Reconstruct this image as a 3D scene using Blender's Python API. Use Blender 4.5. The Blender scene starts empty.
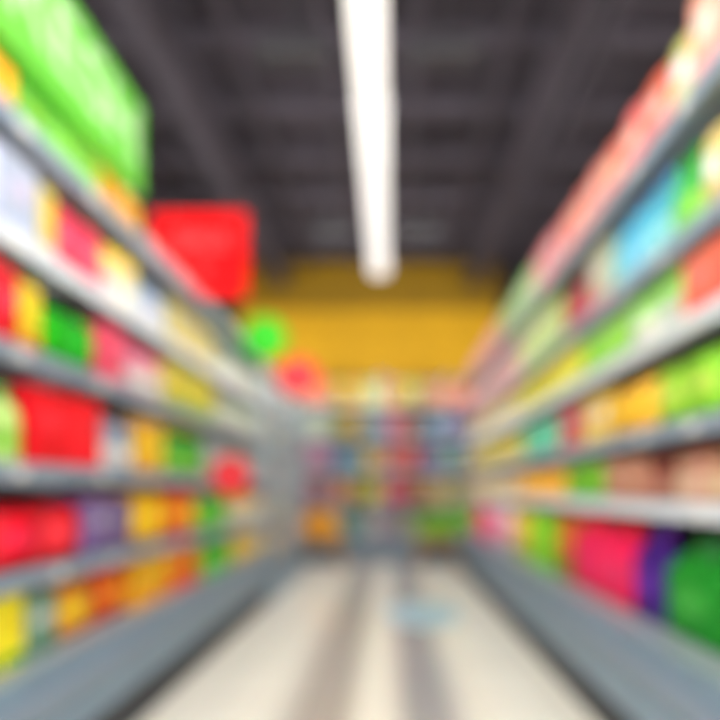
import bpy, bmesh, math, random
from mathutils import Vector
random.seed(7)
F=500.0; VX=390.0; VY=490.0; CH=1.0
sc=bpy.context.scene
sc.view_settings.view_transform='Standard'
sc.view_settings.look='None'
sc.view_settings.exposure=0.4

def lin(c):
    return tuple(((v/255)/12.92 if v/255<=0.04045 else ((v/255+0.055)/1.055)**2.4) for v in c)

# ---------------- materials ----------------
def mat(name,col,rough=0.5,metal=0.0,emit=0,noise=0.0,nscale=8.0,alpha=1.0,spec=0.5):
    m=bpy.data.materials.new(name); m.use_nodes=True
    nt=m.node_tree; b=nt.nodes['Principled BSDF']
    c=lin(col)
    b.inputs['Base Color'].default_value=(*c,1)
    b.inputs['Roughness'].default_value=rough
    b.inputs['Metallic'].default_value=metal
    b.inputs['Alpha'].default_value=alpha
    b.inputs['Specular IOR Level'].default_value=spec
    if emit:
        b.inputs['Emission Color'].default_value=(*c,1)
        b.inputs['Emission Strength'].default_value=emit
    if noise:
        n=nt.nodes.new('ShaderNodeTexNoise'); n.inputs['Scale'].default_value=nscale
        tc=nt.nodes.new('ShaderNodeTexCoord'); nt.links.new(tc.outputs['Object'],n.inputs['Vector'])
        r=nt.nodes.new('ShaderNodeValToRGB')
        r.color_ramp.elements[0].position=0.3; r.color_ramp.elements[1].position=0.7
        r.color_ramp.elements[0].color=(*[v*(1-noise) for v in c],1)
        r.color_ramp.elements[1].color=(*[min(1,v*(1+noise)) for v in c],1)
        nt.links.new(n.outputs['Fac'],r.inputs['Fac']); nt.links.new(r.outputs['Color'],b.inputs['Base Color'])
    return m
M_steel=mat('shelf_paint',(160,168,176),0.4,0.1,noise=0.06)
M_base=mat('base_paint',(128,152,172),0.35,0.1,noise=0.08)
M_dark=mat('toe_kick_dark',(60,64,72),0.6,noise=0.1)
M_back=mat('back_panel',(90,88,94),0.7,noise=0.08)
M_lipL=mat('price_rail_grey',(138,154,172),0.4,0.1)
M_lipW=mat('price_rail_pale',(200,208,216),0.4)
M_tag=mat('price_tag',(225,225,222),0.5)
M_ceil=mat('ceiling_dark',(56,50,58),0.9,noise=0.25,nscale=0.8)
M_beam=mat('beam_grey',(70,64,73),0.8,noise=0.1)
M_beamd=mat('beam_dark',(54,48,57),0.8,noise=0.1)
M_wall=mat('wall_dark',(58,53,58),0.9,noise=0.1)
M_fasU=mat('fascia_shade_olive',(122,92,8),0.7,noise=0.1,nscale=2,spec=.2)  # dimmer top of the wall-wash gradient, painted as a darker tone
M_fasL=mat('fascia_lit_gold',(182,138,14),0.7,noise=0.1,nscale=2,spec=.2)  # brighter lower part of the wall wash, painted into the colour
M_tube=mat('light_tube',(255,252,250),0.4,emit=0.68)
M_filltube=mat('hidden_fill_tube',(255,252,248),0.4,emit=32)
M_house=mat('light_housing',(225,225,225),0.5)
M_lampb=mat('fill_lamp_body',(50,48,52),0.5)
M_green=mat('banner_green',(100,196,52),0.5,noise=0.12,nscale=3)
M_pale=mat('banner_text',(195,228,178),0.5)
M_red=mat('sign_red',(222,2,10),0.6,noise=0.05,spec=.1)
M_gr2=mat('wobbler_green',(38,178,25),0.5,noise=0.05,spec=.2)
M_rd2=mat('wobbler_red',(218,38,50),0.5,noise=0.05,spec=.2)
M_clear=mat('plastic_arm',(200,205,210),0.3)
M_sticker=mat('floor_sticker_blue',(180,214,230),0.3,noise=0.1,nscale=6)
M_glass=mat('door_glass',(205,225,235),0.05,alpha=0.12)
M_frame=mat('cooler_frame',(160,174,184),0.3,0.2)
M_inner=mat('cooler_liner',(185,194,200),0.5)
M_led=mat('cooler_led',(240,248,255),0.4,emit=3)
M_crate=mat('crate_wood',(150,110,60),0.6,noise=0.2,nscale=20)

M_pack=bpy.data.materials.new('printed_packaging'); M_pack.use_nodes=True
nt=M_pack.node_tree; b=nt.nodes['Principled BSDF']; b.inputs['Roughness'].default_value=0.5
b.inputs['Specular IOR Level'].default_value=0.3
at=nt.nodes.new('ShaderNodeAttribute'); at.attribute_name='Col'
nz=nt.nodes.new('ShaderNodeTexNoise'); nz.inputs['Scale'].default_value=45
tc=nt.nodes.new('ShaderNodeTexCoord'); nt.links.new(tc.outputs['Object'],nz.inputs['Vector'])
mr=nt.nodes.new('ShaderNodeMapRange'); mr.inputs['From Min'].default_value=0.3; mr.inputs['From Max'].default_value=0.7
mr.inputs['To Min'].default_value=0.85; mr.inputs['To Max'].default_value=1.1
nt.links.new(nz.outputs['Fac'],mr.inputs['Value'])
vm=nt.nodes.new('ShaderNodeVectorMath'); vm.operation='SCALE'
nt.links.new(at.outputs['Color'],vm.inputs[0]); nt.links.new(mr.outputs['Result'],vm.inputs['Scale'])
nt.links.new(vm.outputs['Vector'],b.inputs['Base Color'])

# floor: cream polished tiles with dark ceiling and strip-light reflections painted in as stripes
M_floor=bpy.data.materials.new('floor_tiles'); M_floor.use_nodes=True
nt=M_floor.node_tree; b=nt.nodes['Principled BSDF']; b.inputs['Roughness'].default_value=0.22
tc=nt.nodes.new('ShaderNodeTexCoord'); sep=nt.nodes.new('ShaderNodeSeparateXYZ')
nt.links.new(tc.outputs['Object'],sep.inputs[0])
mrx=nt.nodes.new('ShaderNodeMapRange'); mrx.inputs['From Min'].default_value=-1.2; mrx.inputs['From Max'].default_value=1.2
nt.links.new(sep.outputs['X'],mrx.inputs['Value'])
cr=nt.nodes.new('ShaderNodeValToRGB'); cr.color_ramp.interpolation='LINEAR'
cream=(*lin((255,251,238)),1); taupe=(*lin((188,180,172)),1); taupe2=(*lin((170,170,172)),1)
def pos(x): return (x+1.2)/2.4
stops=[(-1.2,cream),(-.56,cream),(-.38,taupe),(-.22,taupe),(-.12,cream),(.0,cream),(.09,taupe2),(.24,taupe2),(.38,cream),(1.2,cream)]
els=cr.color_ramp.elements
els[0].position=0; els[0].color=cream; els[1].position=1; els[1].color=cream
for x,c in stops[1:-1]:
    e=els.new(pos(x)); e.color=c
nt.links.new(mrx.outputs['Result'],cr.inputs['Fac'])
br=nt.nodes.new('ShaderNodeTexBrick'); br.offset=0; br.inputs['Scale'].default_value=1
br.inputs['Brick Width'].default_value=0.4; br.inputs['Row Height'].default_value=0.4; br.inputs['Mortar Size'].default_value=0.004
br.inputs['Color1'].default_value=(1,1,1,1); br.inputs['Color2'].default_value=(.95,.95,.95,1); br.inputs['Mortar'].default_value=(.6,.58,.55,1)
nt.links.new(tc.outputs['Object'],br.inputs['Vector'])
mx=nt.nodes.new('ShaderNodeMix'); mx.data_type='RGBA'; mx.blend_type='MULTIPLY'; mx.inputs['Factor'].default_value=1
nt.links.new(cr.outputs['Color'],mx.inputs['A']); nt.links.new(br.outputs['Color'],mx.inputs['B'])
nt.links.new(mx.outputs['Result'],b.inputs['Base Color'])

# ---------------- helpers ----------------
def mesh_obj(name,bm,mt,parent=None,smooth=False,bevel=0):
    bmesh.ops.recalc_face_normals(bm,faces=bm.faces)
    me=bpy.data.meshes.new(name); bm.to_mesh(me); bm.free()
    me.materials.append(mt)
    if smooth:
        for p in me.polygons: p.use_smooth=True
    o=bpy.data.objects.new(name,me); sc.collection.objects.link(o)
    if parent: o.parent=parent
    if bevel:
        md=o.modifiers.new('bevel','BEVEL'); md.width=bevel; md.segments=2; md.limit_method='ANGLE'
    return o
def bm_box(bm,x0,x1,y0,y1,z0,z1):
    v=[bm.verts.new((x,y,z)) for x in (x0,x1) for y in (y0,y1) for z in (z0,z1)]
    for f in ((0,1,3,2),(4,6,7,5),(0,4,5,1),(2,3,7,6),(0,2,6,4),(1,5,7,3)):
        bm.faces.new([v[i] for i in f])
def boxes(name,lst,mt,parent=None,bevel=0):
    bm=bmesh.new()
    for t in lst:
        x0,x1,y0,y1,z0,z1=t
        bm_box(bm,min(x0,x1),max(x0,x1),min(y0,y1),max(y0,y1),z0,z1)
    return mesh_obj(name,bm,mt,parent,bevel=bevel)
def empty(name):
    o=bpy.data.objects.new(name,None); sc.collection.objects.link(o); return o
def bm_disc(bm,c,r,th,sx=1.0,n=32):
    f=[];k=[]
    for i in range(n):
        a=2*math.pi*i/n
        f.append(bm.verts.new((c[0]+r*sx*math.cos(a),c[1]-th/2,c[2]+r*math.sin(a))))
        k.append(bm.verts.new((c[0]+r*sx*math.cos(a),c[1]+th/2,c[2]+r*math.sin(a))))
    bm.faces.new(f); bm.faces.new(k)
    for i in range(n):
        j=(i+1)%n; bm.faces.new((f[i],f[j],k[j],k[i]))
def text(name,s,size,loc,rot,mt,parent,ext=0.003):
    cu=bpy.data.curves.new(name,'FONT'); cu.body=s; cu.size=size; cu.extrude=ext
    cu.align_x='CENTER'; cu.align_y='CENTER'; cu.materials.append(mt)
    o=bpy.data.objects.new(name,cu); sc.collection.objects.link(o)
    o.location=loc; o.rotation_euler=rot; o.parent=parent; return o

class Goods:
    def __init__(s,M): s.v=[];s.f=[];s.c=[];s.M=M
    def quad(s,idx,c): s.f.append(idx); s.c.append(c)
    def box(s,u0,u1,w0,w1,z0,z1,c,b=0.004):
        base=len(s.v)
        rings=[(z0,b),(z0+b,0),(z1-b,0),(z1,b)]
        for z,i in rings:
            a0,a1,d0,d1=u0+i,u1-i,w0+i,w1-i
            for p in ((a0+b,d0),(a1-b,d0),(a1,d0+b),(a1,d1-b),(a1-b,d1),(a0+b,d1),(a0,d1-b),(a0,d0+b)):
                s.v.append(s.M(p[0],p[1],z))
        for r in range(3):
            for i in range(8):
                j=(i+1)%8
                s.quad((base+r*8+i,base+r*8+j,base+r*8+8+j,base+r*8+8+i),c)
        s.quad(tuple(base+i for i in range(8))[::-1],c); s.quad(tuple(base+24+i for i in range(8)),c)
    def ellipse(s,uc,zc,ru,rz,w,c,n=16):
        base=len(s.v)
        for wv in (w-0.003,w+0.002):
            for i in range(n):
                a=2*math.pi*i/n; s.v.append(s.M(uc+ru*math.cos(a),wv,zc+rz*math.sin(a)))
        s.quad(tuple(range(base,base+n)),c)
        for i in range(n):
            j=(i+1)%n; s.quad((base+i,base+j,base+n+j,base+n+i),c)
    def lathe(s,uc,wc,z0,prof,n=14):
        base=len(s.v); m=len(prof)
        for r,z,c in prof:
            for i in range(n):
                a=2*math.pi*i/n; s.v.append(s.M(uc+r*math.cos(a),wc+r*math.sin(a),z0+z))
        for k in range(m-1):
            for i in range(n):
                j=(i+1)%n
                s.quad((base+k*n+i,base+k*n+j,base+(k+1)*n+j,base+(k+1)*n+i),prof[k+1][2])
        s.quad(tuple(base+i for i in range(n)),prof[0][2]); s.quad(tuple(base+(m-1)*n+i for i in range(n)),prof[-1][2])
    def bag(s,u0,u1,w0,w1,z0,z1,c,c2):
        nu,nz=8,9; base=len(s.v); wc=(w0+w1)/2; hw=(w1-w0)/2
        for side in (-1,1):
            for k in range(nz):
                tz=k/(nz-1)
                for i in range(nu):
                    tu=i/(nu-1)
                    p=(max(0,1-abs(2*tu-1)**3)**.6)*(max(0,1-abs(2*tz-1)**4)**.6)
                    s.v.append(s.M(u0+(u1-u0)*tu,wc+side*(0.002+(hw-0.002)*p),z0+(z1-z0)*tz))
        for sd in range(2):
            o=base+sd*nu*nz
            for k in range(nz-1):
                for i in range(nu-1):
                    cc=c2 if (3<=k<=4 and 1<=i<=5) else c
                    s.quad((o+k*nu+i,o+k*nu+i+1,o+(k+1)*nu+i+1,o+(k+1)*nu+i),cc)
        o2=base+nu*nz
        for k in range(nz-1):
            for i in (0,nu-1):
                s.quad((base+k*nu+i,base+(k+1)*nu+i,o2+(k+1)*nu+i,o2+k*nu+i),c)
        for i in range(nu-1):
            for k in (0,nz-1):
                s.quad((base+k*nu+i,base+k*nu+i+1,o2+k*nu+i+1,o2+k*nu+i),c)
    def item(s,t,u0,u1,z0,h,c,c2,c3,D=0.16,w=0.0):
        W=u1-u0; g=0.004; uc=(u0+u1)/2
        if t=='box':
            s.box(u0+g,u1-g,w,w+D,z0,z0+h,c)
            s.box(u0+g+W*.06,u1-g-W*.06,w-0.003,w+0.001,z0+h*.06,z0+h*.2,c3,0.001)
            s.ellipse(uc,z0+h*.6,W*.27,h*.14,w,c2)
        elif t=='bag':
            s.bag(u0+g,u1-g,w,w+D*.8,z0,z0+h,c,c2)
        elif t=='bottle':
            r=min(W/2-g,D/2)
            s.lathe(uc,w+r,z0,[(r*.9,0,c),(r,.02*h,c),(r,.22*h,c),(r*1.01,.23*h,c2),(r*1.01,.42*h,c2),(r,.43*h,c),(r,.62*h,c),(r*.75,.76*h,c),(r*.36,.87*h,c),(r*.36,.9*h,c),(r*.42,.905*h,c3),(r*.42,h,c3),(r*.3,h,c3)])
        elif t=='jar':
            r=min(W/2-g,D/2)
            s.lathe(uc,w+r,z0,[(r*.92,0,c),(r,.04*h,c),(r,.2*h,c),(r*1.01,.21*h,c2),(r*1.01,.5*h,c2),(r,.51*h,c),(r,.75*h,c),(r*.85,.82*h,c),(r*.9,.83*h,c3),(r*.9,h,c3),(r*.8,h,c3)])
        elif t=='can':
            r=min(W/2-g,D/2)
            m=lin((190,190,195))
            s.lathe(uc,w+r,z0,[(r*.95,0,m),(r,.03*h,m),(r,.05*h,c),(r,.4*h,c),(r,.41*h,c2),(r,.6*h,c2),(r,.61*h,c),(r,.95*h,c),(r,.97*h,m),(r*.93,h,m)])
        elif t=='jug':
            s.box(u0+g,u1-g,w,w+D*.75,z0,z0+h*.72,c,0.018)
            s.box(u0+W*.14,u1-W*.14,w+.02,w+D*.75-.02,z0+h*.70,z0+h*.84,c,0.015)
            r=W*.16
            s.lathe(u0+W*.35,w+D*.37,z0+h*.82,[(r,0,c3),(r*1.05,.03*h,c3),(r,.18*h,c3),(r*.8,.18*h,c3)])
            s.box(u0+W*.6,u0+W*.74,w+D*.3,w+D*.48,z0+h*.8,z0+h*.93,c,0.008)
            s.ellipse(uc,z0+h*.38,W*.3,h*.16,w,c2)
    def build(s,name,parent=None):
        me=bpy.data.meshes.new(name); me.from_pydata(s.v,[],s.f)
        a=me.color_attributes.new('Col','FLOAT_COLOR','CORNER')
        data=[]
        for f,c in zip(s.f,s.c):
            for _ in f: data+= [c[0],c[1],c[2],1.0]
        a.data.foreach_set('color',data)
        bm=bmesh.new(); bm.from_mesh(me); bmesh.ops.recalc_face_normals(bm,faces=bm.faces); bm.to_mesh(me); bm.free()
        me.materials.append(M_pack)
        o=bpy.data.objects.new(name,me); sc.collection.objects.link(o)
        if parent: o.parent=parent
        return o
def vary(c,a=17):
    d=random.uniform(-a,a)
    return lin(tuple(max(0,min(255,v+d+random.uniform(-a*.5,a*.5))) for v in c))
WID={'box':.17,'bag':.2,'bottle':.09,'jar':.1,'can':.08,'jug':.22}
def fill(G,t,a,b,z0,h,c,c2,c3,D=.16):
    n=max(1,round((b-a)/WID[t])); st=(b-a)/n
    for i in range(n):
        u0=a+i*st
        hh=h*random.uniform(.92,1.0)
        cc,k2,k3=vary(c),vary(c2),vary(c3)
        G.item(t,u0,u0+st,z0,hh,cc,k2,k3,D)
        if t in('bottle','jar','can','bag'):
            G.item(t,u0,u0+st,z0,hh,cc,k2,k3,D,w=.17 if t=='bag' else .115)

# ---------------- room shell ----------------
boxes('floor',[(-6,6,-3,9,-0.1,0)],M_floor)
boxes('ceiling',[(-6,6,-3,9,4.5,4.6)],M_ceil)
boxes('wall_left',[(-6.1,-6,-3,9,0,4.5)],M_wall)
boxes('wall_right',[(6,6.1,-3,9,0,4.5)],M_wall)
boxes('wall_back',[(-6,6,9,9.1,0,4.5)],M_wall)
YB=7.6
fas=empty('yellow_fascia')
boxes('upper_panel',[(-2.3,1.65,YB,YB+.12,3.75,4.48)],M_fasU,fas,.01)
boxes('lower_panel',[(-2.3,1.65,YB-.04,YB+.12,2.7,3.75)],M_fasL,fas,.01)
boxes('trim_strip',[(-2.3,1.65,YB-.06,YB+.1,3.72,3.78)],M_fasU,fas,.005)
boxes('support_columns',[(-2.2,-2.05,YB,YB+.12,0,2.7),(1.4,1.55,YB,YB+.12,0,2.7)],M_wall,fas,.005)
cb=empty('ceiling_beams')
boxes('long_beams',[(x-.04,x+.04,-2,7.5,4.36,4.48) for x in (-2.6,-1.9,-1.2,-.5,.2,.9,1.6,2.3,3.0)],M_beam,cb,.01)
boxes('cross_beams',[(-5.5,5.5,y-.04,y+.04,4.38,4.5) for y in (1,1.7,2.4,3.1,3.8,4.5,5.2,5.9,6.6,7.2)],M_beam,cb,.01)
bm=bmesh.new()
for xx in (-1.6,1.25):
    n=16
    A=[bm.verts.new((xx+.13*math.cos(2*math.pi*i/n),-2,4.14+.13*math.sin(2*math.pi*i/n))) for i in range(n)]
    B=[bm.verts.new((xx+.13*math.cos(2*math.pi*i/n),7.4,4.14+.13*math.sin(2*math.pi*i/n))) for i in range(n)]
    for i in range(n): bm.faces.new((A[i],A[(i+1)%n],B[(i+1)%n],B[i]))
    bm.faces.new(A); bm.faces.new(B)
    for y in range(-1,8,2): bm_box(bm,xx-.02,xx+.02,y-.02,y+.02,4.25,4.5)
mesh_obj('ventilation_ducts',bm,M_beamd)

# ---------------- strip lights ----------------
def strip(x,y0,y1,z,w=.2,mt=None):
    e=empty('ceiling_or_added_strip_light')
    boxes('housing',[(x-w*.5,x+w*.5,y0,y1,z+.03,z+.1)],M_house,e,.01)
    boxes('diffuser',[(x-w*.46,x+w*.46,y0+.02,y1-.02,z-.03,z+.03)],mt or M_tube,e,.015)
    r=[]
    y=y0+.3
    while y<y1: r.append((x-.008,x+.008,y-.008,y+.008,z+.1,4.5)); y+=1.6
    boxes('suspension_rods',r,M_house,e)
    return e
main=strip(-.11,-2.2,5.1,3.2,.185)
strip(-2.7,-2.2,7.0,3.3,.2,M_filltube)  # unseen strips added behind both gondolas to brighten the opposite goods
strip(2.7,-2.2,7.0,3.3,.2,M_filltube)

# ---------------- gondolas ----------------
def gondola(s,lip,basef,y0,y1,levels,decktop,top,pale):
    g=empty('gondola_shelf')
    bk=lip+.55
    S=lambda x0,x1,*r:(s*x0,s*x1,*r)
    boxes('back_panel',[S(bk,bk+.04,y0,y1,.0,top)],M_back,g)
    ys=[y0+i*(y1-y0)/round((y1-y0)/1.2) for i in range(round((y1-y0)/1.2)+1)]
    boxes('uprights',[S(bk-.04,bk,y-.02,y+.02,0,top) for y in ys],M_steel,g,.003)
    boxes('base_deck',[S(basef+.01,bk,y0,y1,decktop-.03,decktop)],M_steel,g,.004)
    boxes('base_front',[S(basef,basef+.03,y0,y1,.2,decktop-.0)],M_base,g,.008)
    boxes('bumper_rail',[S(basef-.02,basef,y0,y1,decktop-.13,decktop-.07)],M_lipL,g,.008)
    boxes('toe_kick',[S(basef+.05,basef+.07,y0,y1,0,.2)],M_dark,g)
    boxes('shelf_decks',[S(lip+.012,bk,y0,y1,z-.025,z) for z in levels],M_steel,g,.002)
    boxes('price_rails',[S(lip,lip+.012,y0,y1,z-.05,z+.012) for i,z in enumerate(levels) if i not in pale],M_lipL,g,.003)
    boxes('price_rails_pale',[S(lip,lip+.012,y0,y1,z-.05,z+.012) for i,z in enumerate(levels) if i in pale],M_lipW,g,.003)
    tags=[]
    for z in levels:
        y=y0+.1
        while y<y1-.1:
            tags.append(S(lip-.003,lip,y,y+.05,z-.036,z-.008)); y+=random.uniform(.3,.6)
    boxes('price_tags',tags,M_tag,g)
    boxes('shelf_brackets',[S(lip+.05,bk,y-.008,y+.008,z-.07,z-.025) for z in levels for y in ys],M_steel,g)
    return g
LF=1.12; RF=.98
Llev=[.75,1.07,1.42,1.75,2.10]; Rlev=[.95,1.22,1.55,1.84,2.27]
YE_L=4.35; YE_R=6.25; Y0=-.9
gondola(-1,1.09,1.03,Y0,YE_L,Llev,.47,2.28,(3,))
gondola(1,.95,.84,Y0,YE_R,Rlev,.50,2.5,(0,2))

W_=(215,212,205)
def row(name,side,z0,h,segs,zpx=None):
    face=LF if side<0 else RF
    G=Goods(lambda u,w,z:(side*(face+w),u,z))
    edge=0 if side<0 else 720
    yend=YE_L if side<0 else YE_R
    first=F*face/abs(edge-VX)
    y=first; pool=segs[:3]; k=0
    while y>Y0+.1:
        t,_,_,hf,c,c2,c3=pool[k%len(pool)]; k+=1
        ya=max(Y0+.02,y-.45); fill(G,t,ya,y,z0,h*hf,c,c2,c3); y=ya
        if ya<=Y0+.03: break
    for t,x0,x1,hf,c,c2,c3 in segs:
        a=F*face/abs(x0-VX); b=F*face/abs(x1-VX)
        if b<a:a,b=b,a
        b=min(b,yend-.02)
        if a>=b: continue
        fill(G,t,a,b,z0,h*hf,c,c2,c3)
    return G.build(name)
Y=(245,205,30);O=(245,140,20);R=(235,20,35);GR=(30,170,35);LG=(135,205,60);P=(235,100,130);PK=(225,20,90)
# left rows
row('juice_cartons',-1,.47,.25,[('box',0,26,.95,(245,215,30),Y,GR),('box',26,58,.85,(120,165,140),W_,(90,140,110)),('bag',58,100,.9,(242,140,35),Y,R),('bag',100,136,1,(238,95,35),O,R),
 ('box',136,170,1,(245,180,20),Y,O),('box',170,200,1,(240,100,25),Y,R),('bottle',200,232,.95,(70,185,60),LG,W_),('jar',232,266,.9,(230,190,110),Y,W_)])
row('snack_bags',-1,.75,.28,[('bag',0,50,.8,(238,20,45),(240,30,55),Y),('bag',50,88,.78,(240,28,52),(242,50,60),Y),('box',88,132,.85,(120,105,150),(150,150,175),(90,80,120)),('bag',134,168,.95,(250,195,25),Y,O),('bag',168,200,.95,(242,85,20),Y,R),
 ('bottle',200,228,.9,(70,185,60),LG,W_),('jar',228,266,.85,(220,190,120),W_,O)])
row('soda_bottles',-1,1.07,.31,[('bottle',0,30,.8,(180,212,120),LG,GR),('box',30,102,.9,(240,14,36),(245,40,55),R),('jar',102,136,.7,(145,155,178),W_,(120,130,150)),('can',136,166,.9,(215,160,40),Y,O),('bottle',166,206,.92,(45,140,45),LG,Y),('box',206,266,.8,(178,186,188),W_,(150,170,170))])
row('cereal_boxes',-1,1.42,.28,[('box',0,20,.9,(238,30,50),P,R),('box',20,42,.85,(230,190,45),Y,R),('bag',42,100,.8,(12,175,12),(45,195,30),GR),('box',100,125,.85,(232,75,105),P,P),('jar',125,165,.8,(205,145,158),W_,P),('box',165,215,.9,(205,195,75),Y,LG),('jar',215,266,.8,(180,188,160),W_,(160,180,170))])
row('tea_boxes',-1,1.75,.30,[('box',0,40,.9,(178,184,206),(195,195,215),(160,170,200)),('box',40,56,.85,(218,188,80),Y,W_),('bag',56,108,.9,(230,52,88),P,R),('jar',108,140,.8,(210,190,135),W_,Y),('bottle',140,170,.8,(150,165,188),W_,(90,130,160)),('box',170,215,.8,(198,182,100),W_,Y),('jar',215,266,.7,(165,180,150),W_,(160,180,170))])
row('biscuit_packs',-1,2.10,.16,[('box',0,16,.95,(250,165,30),Y,O),('box',16,100,.9,(125,195,70),LG,GR),('box',100,140,1,(225,165,30),O,Y),('box',140,200,.5,(120,115,105),W_,Y),('box',200,266,.5,(110,118,115),W_,GR)])
# right rows
row('detergent_jugs',1,.50,.40,[('jug',720,664,.92,(15,148,28),(75,190,70),(20,110,40)),('jug',664,632,.95,(72,10,135),(92,36,162),(60,10,110)),('jug',632,572,.98,(228,10,82),(232,45,110),(240,50,60)),('box',572,556,.95,(180,90,35),O,GR),('bottle',556,532,.95,(115,205,35),LG,GR),('box',532,514,.9,(215,190,50),Y,GR),('bag',514,490,.9,(228,192,202),P,P),('bottle',490,474,.9,(230,45,115),P,W_),('bag',474,466,.8,(140,185,70),LG,Y)])
row('coffee_jars',1,.95,.21,[('jar',720,672,.95,(165,125,102),(205,175,145),(110,60,40)),('jar',672,648,.95,(120,50,46),(155,95,80),(80,35,30)),('box',648,604,.9,(182,122,106),(195,150,134),(150,80,70)),('box',604,566,.9,(120,182,50),LG,GR),('can',566,520,.9,(222,145,45),Y,O),('box',520,468,.85,(210,180,130),W_,Y)])
row('pasta_packs',1,1.22,.28,[('bag',720,650,.85,(135,204,40),(185,218,80),LG),('bag',650,610,.85,(235,185,40),Y,O),('box',610,582,.8,(222,180,80),W_,Y),('box',582,560,.85,(155,40,66),P,R),('bag',560,520,.9,(70,185,145),(140,208,182),GR),('box',520,466,.8,(200,185,75),Y,W_)])
row('canned_vegetables',1,1.55,.24,[('box',720,682,.9,(224,98,82),(228,130,110),R),('jar',682,628,.9,(155,195,125),W_,LG),('can',628,582,.9,(125,190,65),LG,GR),('box',582,520,.9,(195,195,70),Y,LG),('jar',520,466,.85,(200,180,120),W_,Y)])
row('bottled_water',1,1.84,.36,[('bag',720,697,.85,(215,190,120),W_,Y),('bottle',697,668,.85,(65,168,70),LG,GR),('bottle',668,610,.88,(75,165,192),(130,195,212),(50,120,180)),('box',610,590,.8,(175,170,155),W_,P),('jar',590,562,.75,(140,22,48),(165,42,62),(90,20,40)),('box',562,520,.85,(172,192,112),W_,LG),('box',520,466,.8,(202,148,152),W_,P)])
row('chips_bags',1,2.27,.34,[('box',720,690,.95,(225,160,138),W_,P),('bag',690,664,.9,(195,195,110),W_,LG),('bag',664,600,.95,(225,108,94),(230,182,158),R),('bag',600,560,.95,(218,125,110),(228,180,160),P),('box',560,535,.85,(215,130,130),W_,P),('box',535,500,.85,(148,192,112),W_,LG),('box',500,468,.8,(212,120,126),W_,P)])

# ---------------- cooler (left, far) ----------------
ck=empty('refrigerated_display_case')
cy0,cy1=4.45,6.05
boxes('cabinet_body',[(-1.75,-1.70,cy0,cy1,0,2.1),(-1.75,-1.12,cy0,cy0+.04,.0,2.1),(-1.75,-1.12,cy1-.04,cy1,.0,2.1),(-1.70,-1.12,cy0+.04,cy1-.04,2.0,2.1),(-1.70,-1.12,cy0+.04,cy1-.04,.1,.3)],M_inner,ck,.005)
boxes('kick_panel',[(-1.1,-1.04,cy0,cy1,0,.28)],M_base,ck,.01)
fr=[(-1.11,-1.07,cy0,cy1,.3,.36),(-1.11,-1.07,cy0,cy1,1.95,2.1)]
dn=2; dw=(cy1-cy0)/dn
for i in range(dn):
    a=cy0+i*dw
    fr+=[(-1.11,-1.07,a,a+.03,.36,1.95),(-1.11,-1.07,a+dw-.03,a+dw,.36,1.95)]
boxes('door_frames',fr,M_frame,ck,.004)
boxes('door_glass',[(-1.095,-1.085,cy0+i*dw+.03,cy0+(i+1)*dw-.03,.36,1.95) for i in range(dn)],M_glass,ck)
boxes('door_handles',[(-1.07,-1.045,cy0+i*dw+.08,cy0+i*dw+.1,.9,1.4) for i in range(dn)],M_frame,ck,.004)
boxes('led_strips',[(-1.14,-1.12,cy0+.1,cy1-.1,1.97,1.99)],M_led,ck)
cl=[.3,.66,1.02,1.38,1.70]
boxes('wire_shelves',[(-1.68,-1.14,cy0+.05,cy1-.05,z-.02,z) for z in cl[1:]],M_frame,ck)
G=Goods(lambda u,w,z:(-(1.15+w),u,z))
cols=[(195,205,205),(225,225,200),(150,180,195),(215,200,170),(140,170,190),(225,205,110),(140,185,140),(230,165,110),(170,195,205)]
for z in cl:
    a=cy0+.08
    while a<cy1-.35:
        t=random.choice(['bottle','box','jar','box']); fill(G,t,a,a+.34,z,.27,random.choice(cols),W_,random.choice([(120,160,190),(200,210,215),(230,200,110)])); a+=.34
G.build('dairy_goods',ck)

# ---------------- back fixture ----------------
bf=empty('wall_display_shelving')
bx0,bx1,by=-1.9,1.6,6.9
bl=[.35,.8,1.25,1.7,2.15]
boxes('rear_panel',[(bx0,bx1,by+.5,by+.54,0,2.62)],mat('display_back_tan',(130,110,85),.7,noise=.06),bf)
boxes('side_panels',[(bx0,bx0+.04,by,by+.5,0,2.62),(bx1-.04,bx1,by,by+.5,0,2.62)]+[(x-.015,x+.015,by+.02,by+.5,0,2.6) for x in (-1,-.1,.8)],M_steel,bf,.004)
boxes('base_plinth',[(bx0+.04,bx1-.04,by-.06,by+.0,0,.34)],mat('plinth_grey',(98,110,122),.5),bf,.01)
boxes('decks',[(bx0+.04,bx1-.04,by-.01,by+.5,z-.02,z) for z in bl],M_steel,bf,.003)
boxes('rails',[(bx0+.04,bx1-.04,by-.025,by-.01,z-.03,z+.01) for z in bl],M_lipL,bf,.003)
cells=[
 [(225,165,50),(100,125,140),(170,175,180),(120,130,140),(90,160,45)],
 [(145,95,105),(165,125,80),(195,165,45),(165,60,78),(145,130,80)],
 [(135,108,114),(88,108,132),(180,152,58),(170,50,68),(120,120,128)],
 [(125,130,110),(148,118,18),(95,115,130),(155,85,88),(115,122,130)],
 [(180,145,85),(175,135,22),(200,188,140),(175,145,50),(195,120,75)]]
G=Goods(lambda u,w,z:(u,by+.0+w,z))
ed=[-1.85,-.8,-.38,-.08,.42,1.54]
for r,z in enumerate(bl):
    for k in range(5):
        a,b2=ed[k]+.03,ed[k+1]-.03
        c=cells[r][k]
        nn=max(2,round((b2-a)/.3)); st=(b2-a)/nn
        for q in range(nn):
            fill(G,random.choice(['box','jar','bag','can','box']),a+q*st,a+(q+1)*st,z,.38*random.uniform(.75,1) ,tuple(max(0,min(255,v+random.randint(-36,36))) for v in c),tuple(min(255,v+25) for v in c),random.choice([(150,60,80),(170,160,150),(60,90,130),c]))
G.build('grocery_packages',bf)
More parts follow.
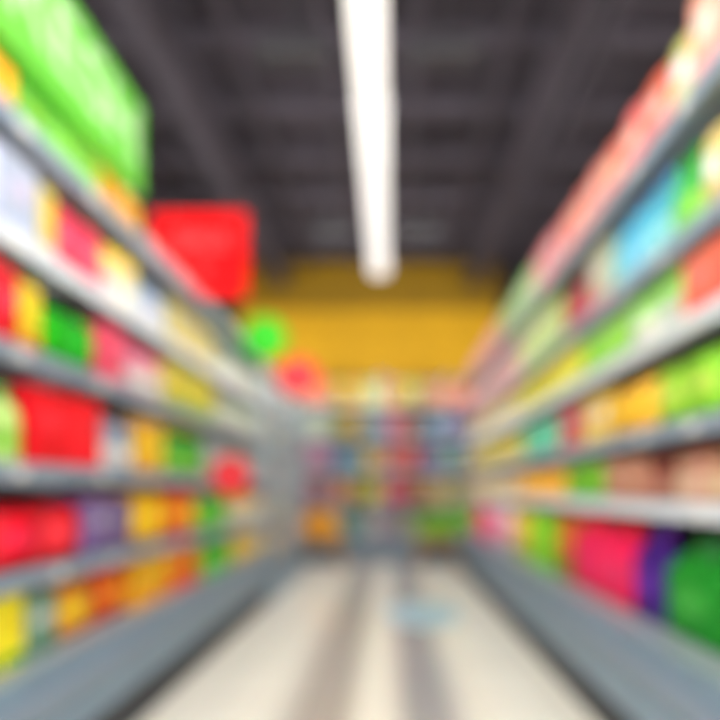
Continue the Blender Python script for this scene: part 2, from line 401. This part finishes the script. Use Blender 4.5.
# fruit crates
def crate(cx,cy,c,ztop):
    e=empty('fruit_display_bin')
    hx,hy=.28,.2
    boxes('legs',[(cx+i*hx-.02,cx+i*hx+.02,cy+j*hy-.02,cy+j*hy+.02,0,ztop-.2) for i in(-.9,.9) for j in(-.8,.8)],M_crate,e)
    L=[(cx-hx,cx+hx,cy-hy,cy+hy,ztop-.2,ztop-.18)]
    for z in (ztop-.18,ztop-.11):
        L+=[(cx-hx,cx+hx,cy-hy,cy-hy+.015,z,z+.05),(cx-hx,cx+hx,cy+hy-.015,cy+hy,z,z+.05),(cx-hx,cx-hx+.015,cy-hy+.015,cy+hy-.015,z,z+.05),(cx+hx-.015,cx+hx,cy-hy+.015,cy+hy-.015,z,z+.05)]
    boxes('slats',L,M_crate,e,.002)
    bm=bmesh.new()
    for layer in range(5):
        nx=6-layer//2; ny=4-layer//2
        for i in range(nx):
            for j in range(max(1,ny)):
                q=bmesh.ops.create_icosphere(bm,subdivisions=2,radius=.046)
                for v in q['verts']:
                    v.co.z*=.92
                    v.co+=Vector((cx+(i-(nx-1)/2)*.088,cy+(j-(max(1,ny)-1)/2)*.088,ztop-.12+layer*.07))
    o=mesh_obj('fruit',bm,mat('fruit_skin',c,.35,noise=.12,nscale=15),e,smooth=True)
crate(-.88,6.35,(240,170,25),.52)
crate(.62,6.5,(115,180,45),.5)

# ---------------- signs ----------------
ban=empty('promotional_banner')
yb=2.27
boxes('panel',[(-1.20,-1.12,-.8,yb,2.32,2.73)],M_green,ban,.01)
boxes('posts',[(-1.17,-1.15,y-.01,y+.01,2.28,2.33) for y in (-.5,.5,1.4,2.2)],M_clear,ban)
text('lettering','FRESH',.34,(-1.117,1.75,2.53),(math.pi/2,0,math.pi/2),M_pale,ban)
text('lettering','SAVE',.34,(-1.117,.5,2.53),(math.pi/2,0,math.pi/2),M_pale,ban)
ss=empty('sale_sign')
ys=2.9
boxes('board',[(-1.38,-.83,ys-.012,ys+.012,2.12,2.61)],M_red,ss,.006)
boxes('bracket',[(-1.34,-1.32,ys+.012,ys+.03,2.28,2.6),(-1.14,-1.12,ys+.012,ys+.03,2.28,2.6),(-1.66,-1.12,ys+.03,ys+.045,2.28,2.30)],M_clear,ss)
text('lettering','SALE',.15,(-1.08,ys-.014,2.44),(math.pi/2,0,0),mat('letter_pink',(245,70,75),.5),ss)
text('lettering','%',.12,(-1.08,ys-.014,2.26),(math.pi/2,0,0),mat('letter_red',(240,40,45),.5),ss)
def wob(cx,y,z,r,mt,sx=1.0,armto=-1.09):
    e=empty('shelf_wobbler')
    bm=bmesh.new(); bm_disc(bm,(cx,y,z),r,.008,sx); mesh_obj('disc',bm,mt,e,bevel=.002)
    bm=bmesh.new(); bm_disc(bm,(cx,y-.006,z),r*.3,.004,sx); mesh_obj('emblem',bm,mat('emblem',(235,100,105) if mt!=M_gr2 else (80,205,60),.5),e)
    boxes('arm',[(armto,cx,y+.004,y+.01,z-.012,z+.012)],M_clear,e)
wob(-.93,3.72,2.13,.16,M_gr2,1.0)
wob(-.84,4.55,2.03,.17,M_rd2,1.15,-1.07)
wob(-.97,3.04,1.09,.12,M_rd2,1.0)

# floor sticker
bm=bmesh.new(); n=32
A=[bm.verts.new((.26+.30*math.cos(2*math.pi*i/n),4.05+.42*math.sin(2*math.pi*i/n),.003)) for i in range(n)]
B=[bm.verts.new((.26+.30*math.cos(2*math.pi*i/n),4.05+.42*math.sin(2*math.pi*i/n),.0005)) for i in range(n)]
bm.faces.new(A); bm.faces.new(B)
for i in range(n): bm.faces.new((A[i],A[(i+1)%n],B[(i+1)%n],B[i]))
mesh_obj('floor_sticker',bm,M_sticker)

# ---------------- world + lights ----------------
w=bpy.data.worlds.new('World'); sc.world=w; w.use_nodes=True
w.node_tree.nodes['Background'].inputs['Color'].default_value=(1,.98,.96,1)
w.node_tree.nodes['Background'].inputs['Strength'].default_value=3.8
def area(name,loc,rot,sx,sy,p,parent=None):
    l=bpy.data.lights.new(name,'AREA'); l.shape='RECTANGLE'; l.size=sx; l.size_y=sy; l.energy=p; l.color=(1,.98,.95)
    o=bpy.data.objects.new(name,l); o.location=loc; o.rotation_euler=rot; sc.collection.objects.link(o)
    if parent: o.parent=parent
# light output of the aisle strip
area('strip_output',(-.11,.1,3.165),(0,0,0),.16,4.0,62,main)
# added fill lamps in made-up housings, brightening the aisle and back display
tl=empty('added_fill_lamps')
for y,p in ((2.9,36),(4.9,32)):
    boxes('added_lamp_head',[(-.75,-.35,y-.12,y-.03,3.42,3.56),(.1,.5,y-.12,y-.03,3.42,3.56)],M_lampb,tl,.02)
    boxes('added_lamp_stem',[(-.56,-.54,y-.08,y-.06,3.56,4.5),(.29,.31,y-.08,y-.06,3.56,4.5)],M_lampb,tl)
    for x in (-.55,.3):
        area('fill_lamp',(x,y,3.48),(math.radians(56),0,0),.36,.12,p/2,tl)

# ---------------- camera ----------------
cam=bpy.data.cameras.new('camera'); co=bpy.data.objects.new('camera',cam); sc.collection.objects.link(co)
co.location=(0,0,CH); co.rotation_euler=(math.pi/2,0,0)
cam.sensor_width=36; cam.lens=36*F/720
cam.shift_x=-(VX-360)/720; cam.shift_y=(VY-360)/720
cam.clip_start=.02
cam.dof.use_dof=True; cam.dof.focus_distance=.3; cam.dof.aperture_fstop=1.25
sc.camera=co
